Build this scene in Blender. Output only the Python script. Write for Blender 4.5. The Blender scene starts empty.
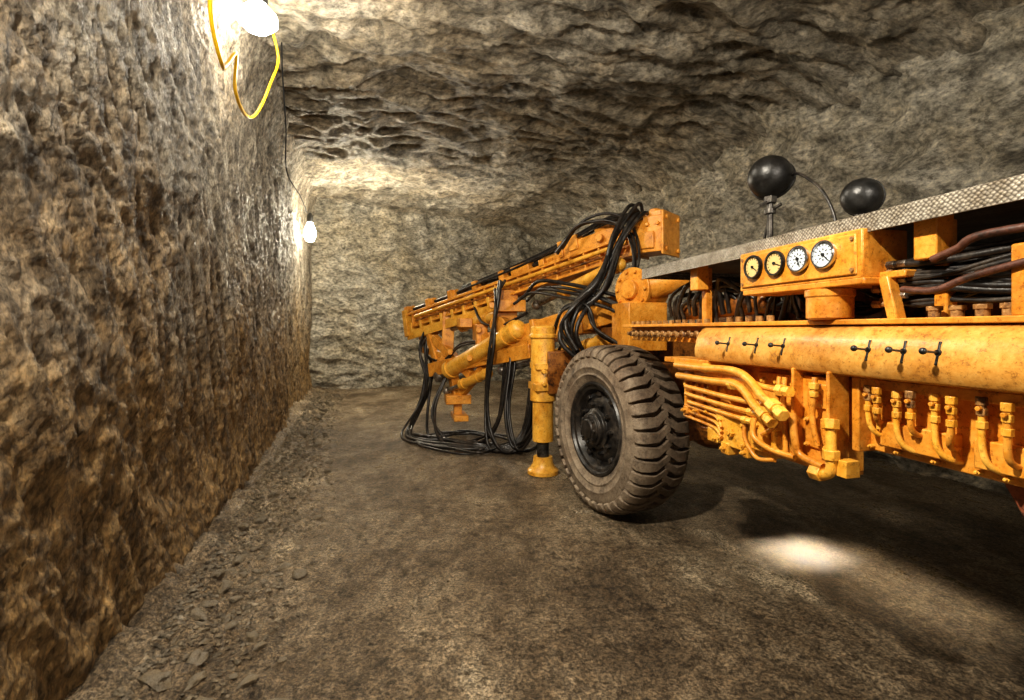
import bpy, bmesh, math, random
from mathutils import Vector, Matrix, noise
random.seed(7)
scene = bpy.context.scene
col = scene.collection
scene.view_settings.view_transform = 'Standard'
for lk in ('Medium High Contrast','Standard - Medium High Contrast'):
    try:
        scene.view_settings.look = lk; break
    except Exception: pass

# ------------------------------------------------------------------ materials
def mk(name):
    m = bpy.data.materials.new(name); m.use_nodes = True
    nt = m.node_tree; b = nt.nodes["Principled BSDF"]
    return m, nt, b

def ramp(nt, stops):
    r = nt.nodes.new("ShaderNodeValToRGB")
    el = r.color_ramp.elements
    while len(el) < len(stops): el.new(0.5)
    for e, (p, c) in zip(el, stops):
        e.position = p; e.color = (c[0], c[1], c[2], 1)
    return r

def tex(nt, scale, detail=6, rough=0.6, kind=None, dist=0.0, vscale=None, rot=None):
    tc = nt.nodes.new("ShaderNodeTexCoord")
    mp = nt.nodes.new("ShaderNodeMapping")
    nt.links.new(tc.outputs["Object"], mp.inputs[0])
    if vscale: mp.inputs["Scale"].default_value = vscale
    if rot: mp.inputs["Rotation"].default_value = rot
    n = nt.nodes.new("ShaderNodeTexNoise")
    if kind: n.noise_type = kind
    n.inputs["Scale"].default_value = scale
    n.inputs["Detail"].default_value = detail
    n.inputs["Roughness"].default_value = rough
    n.inputs["Distortion"].default_value = dist
    nt.links.new(mp.outputs[0], n.inputs["Vector"])
    return n

def mixc(nt, a, b, fac, mode='MIX'):
    m = nt.nodes.new("ShaderNodeMix"); m.data_type = 'RGBA'; m.blend_type = mode
    for sock, val in ((m.inputs[6], a), (m.inputs[7], b), (m.inputs[0], fac)):
        if isinstance(val, (int, float)): sock.default_value = val
        elif isinstance(val, tuple): sock.default_value = (val[0], val[1], val[2], 1)
        else: nt.links.new(val, sock)
    return m.outputs[2]

def bump(nt, bsdf, srcs):
    prev = None
    for out, strength, dist in srcs:
        b = nt.nodes.new("ShaderNodeBump")
        b.inputs["Strength"].default_value = strength
        b.inputs["Distance"].default_value = dist
        nt.links.new(out, b.inputs["Height"])
        if prev: nt.links.new(prev.outputs[0], b.inputs["Normal"])
        prev = b
    nt.links.new(prev.outputs[0], bsdf.inputs["Normal"])

def rock_mat(name, dark, mid, light, ochre, vs=(1,1,1), rot=None, zgrad=None, fs=1.0, db=0.10, fine=0.8, fscale=26, fb=0.03):
    m, nt, b = mk(name)
    n1 = tex(nt, 4.0*fs, 12, 0.75, vscale=vs, rot=rot, dist=0.5)
    r1 = ramp(nt, [(0.36, dark), (0.48, mid), (0.64, light)])
    nt.links.new(n1.outputs[0], r1.inputs[0])
    n2 = tex(nt, 0.7, 8, 0.75)
    if zgrad:
        tc = nt.nodes.new("ShaderNodeTexCoord"); sp = nt.nodes.new("ShaderNodeSeparateXYZ")
        nt.links.new(tc.outputs["Object"], sp.inputs[0])
        mr = nt.nodes.new("ShaderNodeMapRange")
        mr.inputs[1].default_value = zgrad[0]; mr.inputs[2].default_value = zgrad[1]
        mr.inputs[3].default_value = 0.30; mr.inputs[4].default_value = -0.10
        nt.links.new(sp.outputs[2], mr.inputs[0])
        ad = nt.nodes.new("ShaderNodeMath"); ad.operation = 'ADD'
        nt.links.new(n2.outputs[0], ad.inputs[0]); nt.links.new(mr.outputs[0], ad.inputs[1]); src = ad.outputs[0]
    else: src = n2.outputs[0]
    r2 = ramp(nt, [(0.42, (0,0,0)), (0.72, (1,1,1))])
    nt.links.new(src, r2.inputs[0])
    tint = mixc(nt, r1.outputs[0], ochre, 1.0, 'MULTIPLY')
    c = mixc(nt, r1.outputs[0], tint, r2.outputs[0])
    n3 = tex(nt, fscale, 8, 0.75, vscale=vs, rot=rot)
    r3 = ramp(nt, [(0.39, (0.2,0.185,0.16)), (0.5, (0.95,0.95,0.95)), (0.64, (1.8,1.75,1.65))])
    nt.links.new(n3.outputs[0], r3.inputs[0])
    c = mixc(nt, c, r3.outputs[0], fine, 'MULTIPLY')
    nt.links.new(c, b.inputs["Base Color"])
    b.inputs["Roughness"].default_value = 0.5
    bump(nt, b, [(n1.outputs[0], 1.0, db), (n3.outputs[0], 1.0, fb)])  # same noises darken the colour in pits: dirt plus painted cavity shade
    return m

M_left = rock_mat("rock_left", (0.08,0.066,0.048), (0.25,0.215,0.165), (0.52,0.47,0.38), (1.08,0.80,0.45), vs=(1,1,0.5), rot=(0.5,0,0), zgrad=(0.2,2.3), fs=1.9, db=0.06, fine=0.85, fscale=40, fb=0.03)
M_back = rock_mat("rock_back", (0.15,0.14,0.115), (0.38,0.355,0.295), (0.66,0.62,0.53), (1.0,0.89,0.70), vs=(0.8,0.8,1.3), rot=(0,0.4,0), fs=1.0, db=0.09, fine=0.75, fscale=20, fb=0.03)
M_ceil = rock_mat("rock_ceiling", (0.10,0.09,0.07), (0.29,0.262,0.21), (0.56,0.515,0.43), (1.0,0.86,0.66), vs=(0.75,1.35,1.2), rot=(0,0,0.35), fs=0.9, db=0.10, fine=0.75, fscale=18, fb=0.03)
M_rock = rock_mat("rock_chip", (0.12,0.10,0.075), (0.28,0.24,0.18), (0.52,0.46,0.37), (1.0,0.85,0.6), fs=4)

def floor_mat():
    m, nt, b = mk("packed_dirt_floor")
    n1 = tex(nt, 1.0, 14, 0.75, dist=0.1, vscale=(1.5,0.8,1), rot=(0,0,-0.25))
    r1 = ramp(nt, [(0.36, (0.075,0.053,0.032)), (0.47, (0.175,0.134,0.090)), (0.55,(0.29,0.235,0.17)), (0.64, (0.50,0.43,0.33))])
    nt.links.new(n1.outputs[0], r1.inputs[0])
    n2 = tex(nt, 80, 9, 0.88)
    r2 = ramp(nt, [(0.43, (0.14,0.125,0.1)), (0.5, (0.9,0.88,0.85)), (0.58, (2.4,2.3,2.1))])
    nt.links.new(n2.outputs[0], r2.inputs[0])
    c = mixc(nt, r1.outputs[0], r2.outputs[0], 0.85, 'MULTIPLY')
    n6 = tex(nt, 16, 12, 0.88)
    r6 = ramp(nt, [(0.42, (0.25,0.215,0.17)), (0.48, (0.95,0.95,0.93)), (0.60, (1.5,1.45,1.35))])
    nt.links.new(n6.outputs[0], r6.inputs[0])
    c = mixc(nt, c, r6.outputs[0], 0.85, 'MULTIPLY')
    nt.links.new(c, b.inputs["Base Color"])
    r3 = ramp(nt, [(0.42, (0.5,0.5,0.5)), (0.6, (0.24,0.24,0.24))])
    nt.links.new(n1.outputs[0], r3.inputs[0])
    nt.links.new(r3.outputs[0], b.inputs["Roughness"])
    bump(nt, b, [(n6.outputs[0], 0.8, 0.04), (n2.outputs[0], 1.0, 0.010)])
    return m
M_floor = floor_mat()

def paint_mat(name, base, worn, dirt, rough=0.42, amount=0.5, metal=0.0, bs=0.25, tread=False):
    m, nt, b = mk(name)
    n1 = tex(nt, 14, 10, 0.8)
    r1 = ramp(nt, [(amount-0.09, dirt), (amount, base), (0.66, worn)])
    nt.links.new(n1.outputs[0], r1.inputs[0])
    n2 = tex(nt, 70, 7, 0.8)
    r2 = ramp(nt, [(0.39, (0.3,0.2,0.13)), (0.45, (1,1,1))])
    nt.links.new(n2.outputs[0], r2.inputs[0])
    c = mixc(nt, r1.outputs[0], r2.outputs[0], 0.6, 'MULTIPLY')
    n7 = tex(nt, 2.6, 8, 0.75)
    r7 = ramp(nt, [(0.38, (0.55,0.45,0.38)), (0.52, (1,1,1))])
    nt.links.new(n7.outputs[0], r7.inputs[0])
    c = mixc(nt, c, r7.outputs[0], 0.7, 'MULTIPLY')
    if tread:
        tc = nt.nodes.new("ShaderNodeTexCoord"); sp = nt.nodes.new("ShaderNodeSeparateXYZ")
        nt.links.new(tc.outputs["Object"], sp.inputs[0])
        ab = nt.nodes.new("ShaderNodeMath"); ab.operation='ABSOLUTE'; nt.links.new(sp.outputs[1], ab.inputs[0])
        rt = ramp(nt, [(0.11, (0.6,0.57,0.55)), (0.175, (1,1,1))]); nt.links.new(ab.outputs[0], rt.inputs[0])
        c = mixc(nt, c, rt.outputs[0], 1.0, 'MULTIPLY')
    nt.links.new(c, b.inputs["Base Color"])
    b.inputs["Roughness"].default_value = rough
    b.inputs["Metallic"].default_value = metal
    n3 = tex(nt, 60, 6, 0.6)
    bump(nt, b, [(n3.outputs[0], bs, 0.006)])
    return m
M_or = paint_mat("orange_paint", (0.64,0.25,0.022), (0.82,0.42,0.08), (0.18,0.065,0.014), amount=0.425, rough=0.36)
M_yel = paint_mat("yellow_paint", (0.72,0.34,0.03), (0.88,0.54,0.11), (0.25,0.105,0.018), amount=0.41, rough=0.36)
M_beam = paint_mat("weathered_orange_paint", (0.56,0.265,0.05), (0.72,0.42,0.12), (0.26,0.12,0.035), rough=0.30, amount=0.425, bs=0.18)
M_dor = paint_mat("grimy_orange_paint", (0.24,0.085,0.014), (0.42,0.18,0.035), (0.03,0.015,0.008), amount=0.49)
M_rust = paint_mat("rusty_metal", (0.24,0.07,0.028), (0.36,0.13,0.05), (0.08,0.028,0.014), rough=0.7)
M_fit = paint_mat("rusty_fitting", (0.38,0.21,0.075), (0.62,0.4,0.17), (0.10,0.05,0.027), rough=0.4, metal=0.2)
M_rub = paint_mat("dusty_rubber", (0.19,0.148,0.105), (0.34,0.275,0.2), (0.07,0.053,0.039), rough=0.75, amount=0.46, bs=0.5, tread=True)
M_rim = paint_mat("black_rim_paint", (0.022,0.02,0.019), (0.09,0.075,0.06), (0.007,0.007,0.007), rough=0.36)
M_hose = paint_mat("black_hose_rubber", (0.016,0.014,0.013), (0.08,0.066,0.052), (0.007,0.006,0.006), rough=0.36)
M_rhose = paint_mat("red_brown_hose_rubber", (0.09,0.035,0.022), (0.17,0.07,0.045), (0.03,0.015,0.01), rough=0.5)
M_blk = paint_mat("black_enamel", (0.010,0.010,0.010), (0.03,0.03,0.03), (0.005,0.005,0.005), rough=0.38)
M_steel = paint_mat("worn_steel", (0.3,0.28,0.25), (0.5,0.47,0.42), (0.1,0.08,0.06), rough=0.4, metal=0.8)
M_dsteel = paint_mat("dark_steel", (0.07,0.065,0.06), (0.16,0.15,0.13), (0.03,0.025,0.02), rough=0.4, metal=0.6)

def simple(name, c, rough=0.5, metal=0, emit=None, es=0):
    m, nt, b = mk(name)
    n = tex(nt, 30, 3, 0.5)
    r = ramp(nt, [(0.3, tuple(x*0.8 for x in c)), (0.7, c)])
    nt.links.new(n.outputs[0], r.inputs[0]); nt.links.new(r.outputs[0], b.inputs["Base Color"])
    b.inputs["Roughness"].default_value = rough; b.inputs["Metallic"].default_value = metal
    if emit:
        b.inputs["Emission Color"].default_value = (*emit, 1); b.inputs["Emission Strength"].default_value = es
    return m
M_cream = simple("cream_dial", (0.72,0.52,0.22), 0.4)
M_white = simple("white_dial", (0.62,0.68,0.74), 0.4)
M_ink = simple("dial_ink", (0.01,0.01,0.01), 0.9)
M_cable = simple("yellow_cable", (0.85,0.5,0.01), 0.4)
M_bulb = simple("glowing_bulb", (1,1,1), 0.3, emit=(1,0.93,0.78), es=60)
M_chrome = simple("chrome", (0.6,0.6,0.62), 0.2, 1.0)

def plate_mat():
    m, nt, b = mk("diamond_tread_plate")
    tc = nt.nodes.new("ShaderNodeTexCoord"); mp = nt.nodes.new("ShaderNodeMapping")
    nt.links.new(tc.outputs["Object"], mp.inputs[0])
    mp.inputs["Rotation"].default_value = (0, math.radians(45), 0)
    v = nt.nodes.new("ShaderNodeTexVoronoi"); v.inputs["Scale"].default_value = 110; v.inputs["Randomness"].default_value = 0.35
    nt.links.new(mp.outputs[0], v.inputs["Vector"])
    r = ramp(nt, [(0.15, (0.50,0.46,0.38)), (0.6, (0.15,0.13,0.105))])
    nt.links.new(v.outputs["Distance"], r.inputs[0])
    n = tex(nt, 14, 8, 0.7); rr = ramp(nt, [(0.38, (0.4,0.34,0.27)), (0.6, (1,1,1))]); nt.links.new(n.outputs[0], rr.inputs[0])
    nt.links.new(mixc(nt, r.outputs[0], rr.outputs[0], 0.8, 'MULTIPLY'), b.inputs["Base Color"])
    b.inputs["Metallic"].default_value = 0.3; b.inputs["Roughness"].default_value = 0.45
    mt = nt.nodes.new("ShaderNodeMath"); mt.operation='MULTIPLY'; mt.inputs[1].default_value=-1
    nt.links.new(v.outputs["Distance"], mt.inputs[0])
    bump(nt, b, [(mt.outputs[0], 0.7, 0.004)])
    return m
M_plate = plate_mat()

# ------------------------------------------------------------------ geometry helper
def catmull(pts, n=8):
    P = [Vector(p) for p in pts]
    if len(P) < 3: return P
    P = [P[0]*2-P[1]] + P + [P[-1]*2-P[-2]]
    out = []
    for i in range(1, len(P)-2):
        p0,p1,p2,p3 = P[i-1],P[i],P[i+1],P[i+2]
        for k in range(n):
            t=k/n
            out.append(0.5*((2*p1)+(p2-p0)*t+(2*p0-5*p1+4*p2-p3)*t*t+(3*p1-p0-3*p2+p3)*t**3))
    out.append(P[-2]); return out

def frame(d):
    d = d.normalized()
    a = Vector((0,0,1)) if abs(d.z) < 0.9 else Vector((1,0,0))
    x = a.cross(d).normalized(); y = d.cross(x)
    return x, y, d

class G:
    def __init__(s): s.bm = bmesh.new()
    def face(s, vs):
        try: s.bm.faces.new(vs)
        except ValueError: pass
    def box(s, c, size, rot=None):
        c = Vector(c); vs=[]
        for dx in (-.5,.5):
            for dy in (-.5,.5):
                for dz in (-.5,.5):
                    p = Vector((dx*size[0],dy*size[1],dz*size[2]))
                    if rot is not None: p = rot @ p
                    vs.append(s.bm.verts.new(c+p))
        for f in ((0,1,3,2),(4,6,7,5),(0,4,5,1),(2,3,7,6),(0,2,6,4),(1,5,7,3)):
            s.face([vs[i] for i in f])
        return s
    def bar(s, p0, p1, w, h):
        p0=Vector(p0);p1=Vector(p1); x,y,d = frame(p1-p0)
        R = Matrix((x,y,d)).transposed()
        return s.box((p0+p1)/2, (w,h,(p1-p0).length), R)
    def ringsweep(s, rings, cap=True):
        prev=None; first=None
        for ring in rings:
            vs=[s.bm.verts.new(p) for p in ring]
            if prev:
                n=len(vs)
                for i in range(n): s.face((prev[i],prev[(i+1)%n],vs[(i+1)%n],vs[i]))
            else: first=vs
            prev=vs
        if cap:
            s.face(list(reversed(first))); s.face(prev)
    def cyl(s, p0, p1, r, r2=None, seg=20):
        p0=Vector(p0);p1=Vector(p1); x,y,d=frame(p1-p0)
        if r2 is None: r2=r
        rings=[[p+x*rr*math.cos(2*math.pi*i/seg)+y*rr*math.sin(2*math.pi*i/seg) for i in range(seg)] for p,rr in ((p0,r),(p1,r2))]
        s.ringsweep(rings); return s
    def tube(s, pts, r, seg=8, smooth=8):
        P = catmull(pts, smooth) if smooth else [Vector(p) for p in pts]
        x=None; rings=[]
        for i,p in enumerate(P):
            d=(P[min(i+1,len(P)-1)]-P[max(i-1,0)])
            if d.length<1e-6: continue
            d.normalize()
            if x is None: x,_,_=frame(d)
            else:
                x=(x-d*x.dot(d)); x.normalize()
            y=d.cross(x)
            rings.append([p+x*r*math.cos(2*math.pi*k/seg)+y*r*math.sin(2*math.pi*k/seg) for k in range(seg)])
        s.ringsweep(rings); return s
    def lathe(s, o, axis, prof, seg=32):
        o=Vector(o); x,y,d=frame(Vector(axis))
        rings=[[o+d*h+x*max(r,1e-4)*math.cos(2*math.pi*i/seg)+y*max(r,1e-4)*math.sin(2*math.pi*i/seg) for i in range(seg)] for r,h in prof]
        s.ringsweep(rings, cap=True); return s
    def sph(s, c, r, sc=(1,1,1), seg=16):
        M=Matrix.Translation(Vector(c))@Matrix.Diagonal((*[r*k for k in sc],1))
        bmesh.ops.create_uvsphere(s.bm,u_segments=seg,v_segments=seg//2+2,radius=1,matrix=M); return s
    def prism(s, prof, u0, u1):
        s.ringsweep([[Vector((u,v,z)) for v,z in prof] for u in (u0,u1)]); return s
    def obj(s, name, parent, mat, bevel=0.0, label=None, origin=None):
        bmesh.ops.recalc_face_normals(s.bm, faces=s.bm.faces)
        me=bpy.data.meshes.new(name); s.bm.to_mesh(me); s.bm.free()
        for p in me.polygons: p.use_smooth=True
        me.set_sharp_from_angle(angle=math.radians(38))
        o=bpy.data.objects.new(name,me); col.objects.link(o)
        me.materials.append(mat)
        if parent: o.parent=parent
        if bevel:
            b=o.modifiers.new("bevel",'BEVEL'); b.width=bevel; b.segments=2; b.limit_method='ANGLE'; b.angle_limit=math.radians(40)
        if label: o["label"]=label
        return o

def top(o, label, cat, group=None):
    o["label"]=label; o["category"]=cat
    if group: o["group"]=group
def empty(name, loc=(0,0,0), rz=0):
    e=bpy.data.objects.new(name,None); e.location=loc; e.rotation_euler=(0,0,rz); e.empty_display_size=0.2
    col.objects.link(e); return e

# ------------------------------------------------------------------ tunnel shell
A=Vector((-0.298,0.9546,0)); B=Vector((0.9546,0.298,0))
def T(a,b,z): return A*a+B*b+Vector((0,0,z))
def steps(lo, hi, near, far):
    out=[lo]
    while out[-1]<hi:
        f=max(0,min(1,(out[-1]-1)/8)); 
        st = near+(far-near)*f if out[-1]>0.3 else 0.06
        out.append(out[-1]+st)
    return out
def lin(lo,hi,n): return [lo+(hi-lo)*i/n for i in range(n+1)]

def disp_left(p):
    w=noise.noise(p*1.7)*0.3
    q=Vector((p.x*1.1+w,p.y*1.2+p.z*0.5,p.z*0.36+p.y*0.15+w))
    d=0.08*noise.noise(p*0.8)+0.03*noise.noise(q*1.9)
    d+=0.026*(noise.ridged_multi_fractal(q*3.8,0.8,2.1,6,1.0,2.0)-1)
    d+=0.030*(noise.voronoi(q*6.5)[0][0]-0.4)
    d+=0.018*(noise.voronoi(q*15)[0][0]-0.4)
    d+=0.009*noise.fractal(p*24,0.6,2.1,3)
    return d
def disp_roof(p):
    w=noise.noise(p*0.9)*0.45
    q=Vector((p.x*0.50+p.y*0.22+w*0.6,p.y*1.4-p.x*0.35+w,p.z*1.6))
    d=0.11*noise.noise(p*0.6+Vector((3,1,7)))+0.06*noise.noise(q*1.3)
    d+=0.065*(noise.ridged_multi_fractal(q*1.7,0.9,2.1,5,1.0,2.0)-1)
    d+=0.18*(noise.voronoi(q*3.0)[0][0]-0.4)
    d+=0.065*(noise.voronoi(q*7.0)[0][0]-0.4)
    d+=0.012*noise.fractal(p*14,0.7,2.1,3)
    return d
def disp_back(p):
    w=noise.noise(p*1.1)*0.4
    q=Vector((p.x*0.65+w,p.y*0.65,p.z*1.5+p.x*0.35+w))
    d=0.10*noise.noise(p*0.6+Vector((1,5,2)))+0.05*noise.noise(q*1.3)
    d+=0.05*(noise.ridged_multi_fractal(q*2.0,0.9,2.1,5,1.0,2.0)-1)
    d+=0.19*(noise.voronoi(q*3.0)[0][0]-0.4)
    d+=0.075*(noise.voronoi(q*6.5)[0][0]-0.4)
    d+=0.012*noise.fractal(p*14,0.7,2.1,3)
    return d

def grid(name, fn, us, vs, mat):
    verts=[]; faces=[]
    for u in us:
        for v in vs: verts.append(fn(u,v))
    nv=len(vs)
    for i in range(len(us)-1):
        for j in range(nv-1):
            a=i*nv+j; faces.append((a,a+1,a+nv+1,a+nv))
    me=bpy.data.meshes.new(name); me.from_pydata(verts,[],faces); me.update()
    me.polygons.foreach_set("use_smooth",[True]*len(me.polygons))
    o=bpy.data.objects.new(name,me); col.objects.link(o); me.materials.append(mat); o["kind"]="structure"
    return o

def f_left(a,z):
    p=T(a,-0.86,z); d=disp_left(p)
    d+= 0.10*max(0,(0.5-z))
    d+= 0.35*max(0,(z-3.1))**1.5
    return p+B*d
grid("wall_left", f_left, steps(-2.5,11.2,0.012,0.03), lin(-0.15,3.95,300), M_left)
def f_right(a,z):
    p=T(a,4.6,z); d=disp_back(p)+0.9*max(0,(z-2.3))**1.6*0.35
    return p-B*d
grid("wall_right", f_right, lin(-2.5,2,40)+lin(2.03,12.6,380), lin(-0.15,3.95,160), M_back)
bl=T(10.45,-1.3,0); br=T(12.15,5.2,0); bd=(br-bl).normalized(); bn=Vector((bd.y,-bd.x,0))
def f_back(s,z):
    p=bl+bd*s+Vector((0,0,z)); d=disp_back(p)+0.45*max(0,z-2.5)**1.7
    return p+bn*d
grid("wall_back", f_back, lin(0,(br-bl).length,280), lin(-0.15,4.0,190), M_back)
def f_ceil(a,b):
    p=T(a,b,3.68); d=disp_roof(p)
    d+=0.5*max(0,(b-3.3)/1.3)**2
    return p-Vector((0,0,d))
grid("ceiling", f_ceil, steps(-2.5,12.8,0.026,0.034), lin(-1.2,5.0,280), M_ceil)

def floor_z(p,b):
    z=0.010*noise.noise(p*1.2)+0.005*noise.fractal(p*8,0.7,2,4)
    e=max(0,1-(b+0.8)/0.75)
    z+=e*e*0.10+e*0.05*noise.fractal(p*8,0.6,2.1,5)
    return z-0.008
def f_floor(a,b):
    p=T(a,b,0); p.z=floor_z(Vector((p.x,p.y,0)),b); return p
grid("floor", f_floor, steps(-2.5,12.6,0.022,0.045), lin(-1.2,1.0,140)+lin(1.03,5.0,140), M_floor)

# ------------------------------------------------------------------ rubble
def rock_mesh(k):
    bm=bmesh.new(); bmesh.ops.create_icosphere(bm,subdivisions=2,radius=1)
    for v in bm.verts:
        n=noise.noise(v.co*1.1+Vector((k*7.3,0,0)))*0.7+noise.noise(v.co*2.7+Vector((0,k*5,0)))*0.4
        v.co*=1+n
        v.co.z*=0.45
        v.co.y*=0.7
    me=bpy.data.meshes.new("rock_fragment"); bm.to_mesh(me); bm.free(); me.materials.append(M_rock); return me
RM=[rock_mesh(k) for k in range(8)]
placed=[]; cnt=0; tries=0
while cnt<130 and tries<8000:
    tries+=1
    a=1.3+8.5*random.random()**1.3; b=-0.62+abs(random.gauss(0,0.15))
    sz=random.uniform(0.014,0.038)*(1+0.08*a)
    p=T(a,b,0)
    if b>-0.1 or any((p-q).length<(sz+s)*1.3 for q,s in placed): continue
    placed.append((p,sz))
    o=bpy.data.objects.new("rock_fragment",RM[cnt%8]); col.objects.link(o); cnt+=1
    o.location=(p.x,p.y,floor_z(Vector((p.x,p.y,0)),b)+sz*0.22)
    o.scale=(sz,sz,sz); o.rotation_euler=(random.uniform(-.3,.3),random.uniform(-.3,.3),random.uniform(0,6.28))
    top(o,"loose brown rock chip lying along the foot of the rock wall","rock","rock chips along the wall")
V=[];F=[]
OCT=[(1,0,0),(0,1,0),(-1,0,0),(0,-1,0),(0,0,1),(0,0,-1)]
OF=[(0,1,4),(1,2,4),(2,3,4),(3,0,4),(1,0,5),(2,1,5),(3,2,5),(0,3,5)]
for i in range(9000):
    a=0.9+9.0*random.random()**1.5; b=-0.70+abs(random.gauss(0,0.19)); sz=random.uniform(0.004,0.013)*(1+0.07*a)
    if b>0.2: b=random.uniform(-0.7,-0.1)
    p=T(a,b,0)
    if any((p-q).length<(sz+s)*1.25 for q,s in placed): continue
    p.z=floor_z(Vector((p.x,p.y,0)),b)+sz*0.2
    th=random.uniform(0,6.28); c_,s_=math.cos(th),math.sin(th); n0=len(V)
    for x,y,z in OCT:
        k=sz*random.uniform(.6,1.4); x,y,z=x*k,y*k*.8,z*k*.6
        V.append((p.x+x*c_-y*s_,p.y+x*s_+y*c_,p.z+z))
    F+= [tuple(n0+j for j in f) for f in OF]
me=bpy.data.meshes.new("gravel"); me.from_pydata(V,[],F); me.materials.append(M_rock)
o=bpy.data.objects.new("gravel",me); col.objects.link(o); o["kind"]="stuff"; top(o,"fine crushed rock gravel scattered along the wall base","gravel")

# ------------------------------------------------------------------ drilling rig
O=Vector((0.62,3.2,0)); RZ=math.atan2(0.9758,-0.2186)
rig=empty("drilling_rig",O,RZ)
top(rig,"orange wheeled underground drilling rig with boom and black hoses","drilling rig")
def wl(X,Y,Z):
    dx,dy=X-O.x,Y-O.y
    return Vector((-0.2186*dx+0.9758*dy,-0.9758*dx-0.2186*dy,Z))
def one(name,mat,fn,bevel=0.0,label=None,parent=None):
    g=G(); fn(g); return g.obj(name,parent or rig,mat,bevel,label)

# --- wheel
def build_wheel(loc, steer):
    w=G(); seg=48
    w.lathe((0,0,0),(0,1,0),[(0.285,-0.13),(0.305,-0.15),(0.30,-0.16),(0.27,-0.14),(0.25,0.02),(0.27,0.04),(0.262,0.085),(0.275,0.125),(0.30,0.135),(0.312,0.155),(0.302,0.168),(0.290,0.166),(0.280,0.150),(0.262,0.145),(0.250,0.125),(0.240,0.105),(0.222,0.100),(0.205,0.112),(0.185,0.125),(0.13,0.128),(0.0,0.128)],seg)
    wh=w.obj("wheel",rig,M_rim); wh.location=loc; wh.rotation_euler=(0,0,steer)
    wh["label"]="black steel wheel with chunky off-road tyre"
    t=G()
    half=[(0.285,0.125),(0.30,0.15),(0.325,0.165),(0.35,0.176),(0.355,0.183),(0.362,0.183),(0.367,0.178),(0.40,0.186),(0.405,0.191),(0.412,0.190),(0.416,0.187),(0.45,0.185),(0.48,0.176),(0.506,0.145),(0.517,0.06)]
    prof=[(r,-y) for r,y in half]+[(0.519,0)]+[(r,y) for r,y in reversed(half)]+[(0.27,0.1),(0.27,-0.1),(0.285,-0.125)]
    t.lathe((0,0,0),(0,1,0),prof,72)
    N=40
    for sgn in (1,-1):
        for i in range(N):
            th0=2*math.pi*(i+(0.5 if sgn<0 else 0))/N
            rings=[]
            for k,(y,r,w0) in enumerate([(-0.018,0.549,0.048),(0.03,0.552,0.044),(0.07,0.552,0.050),(0.12,0.547,0.058),(0.162,0.532,0.062),(0.188,0.505,0.060),(0.195,0.478,0.050)]):
                th=th0+ min(y,0.07)*1.2
                ri=r-0.065 if k<5 else r-0.02
                yi=y if k<5 else y-0.04
                def P(rr,tt,yy): return Vector((rr*math.cos(tt),sgn*yy,rr*math.sin(tt)))
                rings.append([P(r,th-w0,y),P(r,th+w0,y),P(ri,th+w0*1.12,yi),P(ri,th-w0*1.12,yi)])
            t.ringsweep(rings)
    t.obj("tire",wh,M_rub,bevel=0.004,label="dusty black rubber tyre with deep lugs")
    h=G()
    h.lathe((0,0,0),(0,1,0),[(0.135,0.12),(0.135,0.145),(0.125,0.15),(0.115,0.155),(0.11,0.18),(0.10,0.185),(0.098,0.20),(0.065,0.21),(0.06,0.22),(0,0.225)],32)
    for i in range(8):
        a=2*math.pi*i/8
        h.cyl((0.082*math.cos(a),0.19,0.082*math.sin(a)),(0.082*math.cos(a),0.217,0.082*math.sin(a)),0.011,seg=6)
    h.obj("wheel_hub",wh,M_rim,bevel=0.002)
    for i in range(10):
        a=2*math.pi*i/10; n=G()
        c=Vector((0.162*math.cos(a),0.122,0.162*math.sin(a)))
        n.cyl(c,c+Vector((0,0.03,0)),0.017,seg=6); n.cyl(c,c+Vector((0,0.045,0)),0.009,seg=10)
        n.obj("lug_nut",wh,M_rim)
    for i in range(10):
        a=2*math.pi*(i+.5)/10
        one("rim_clamp",M_rim,lambda g: g.box((0.228*math.cos(a),0.11,0.228*math.sin(a)),(0.04,0.03,0.03),Matrix.Rotation(-a+math.pi/2,3,'Y')),0.003,None,wh)
build_wheel((0.15,-0.105,0.548),math.radians(10))

# --- chassis
g=G()
g.box((-1.1,-0.50,0.86),(4.4,0.1,0.22)); g.box((-1.1,-1.2,0.86),(4.4,0.1,0.22))
for u in (-3.0,-2.2,-1.4,-0.6,0.5,1.05): g.box((u,-0.82,0.86),(0.12,0.7,0.18))
g.box((0.1,-0.83,0.56),(0.2,1.0,0.2)); g.sph((0.1,-0.83,0.56),0.2,(1,1.1,0.9)); g.box((0.1,-0.83,0.70),(0.25,0.6,0.2))
g.box((1.05,-0.35,0.85),(0.25,0.95,0.35)); g.box((0.75,-0.75,1.1),(0.6,0.8,0.25))
g.obj("chassis_frame",rig,M_dor,0.008)
g=G()
g.box((-2.1,-0.95,1.17),(2.2,1.0,0.5)); g.box((-0.65,-0.8,1.1),(0.6,0.8,0.42))
for i in range(9): g.box((-1.1-i*0.22,-0.44,1.3),(0.03,0.03,0.26))
g.cyl((-0.5,-0.2,1.3),(-1.2,-0.2,1.32),0.05)
g.box((-1.95,-0.3,1.3),(0.3,0.16,0.14)); g.cyl((-1.9,-0.22,1.38),(-1.9,-0.1,1.38),0.04)
g.obj("engine_housing",rig,M_dor,0.01,"grimy orange engine housing under the deck")

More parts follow.
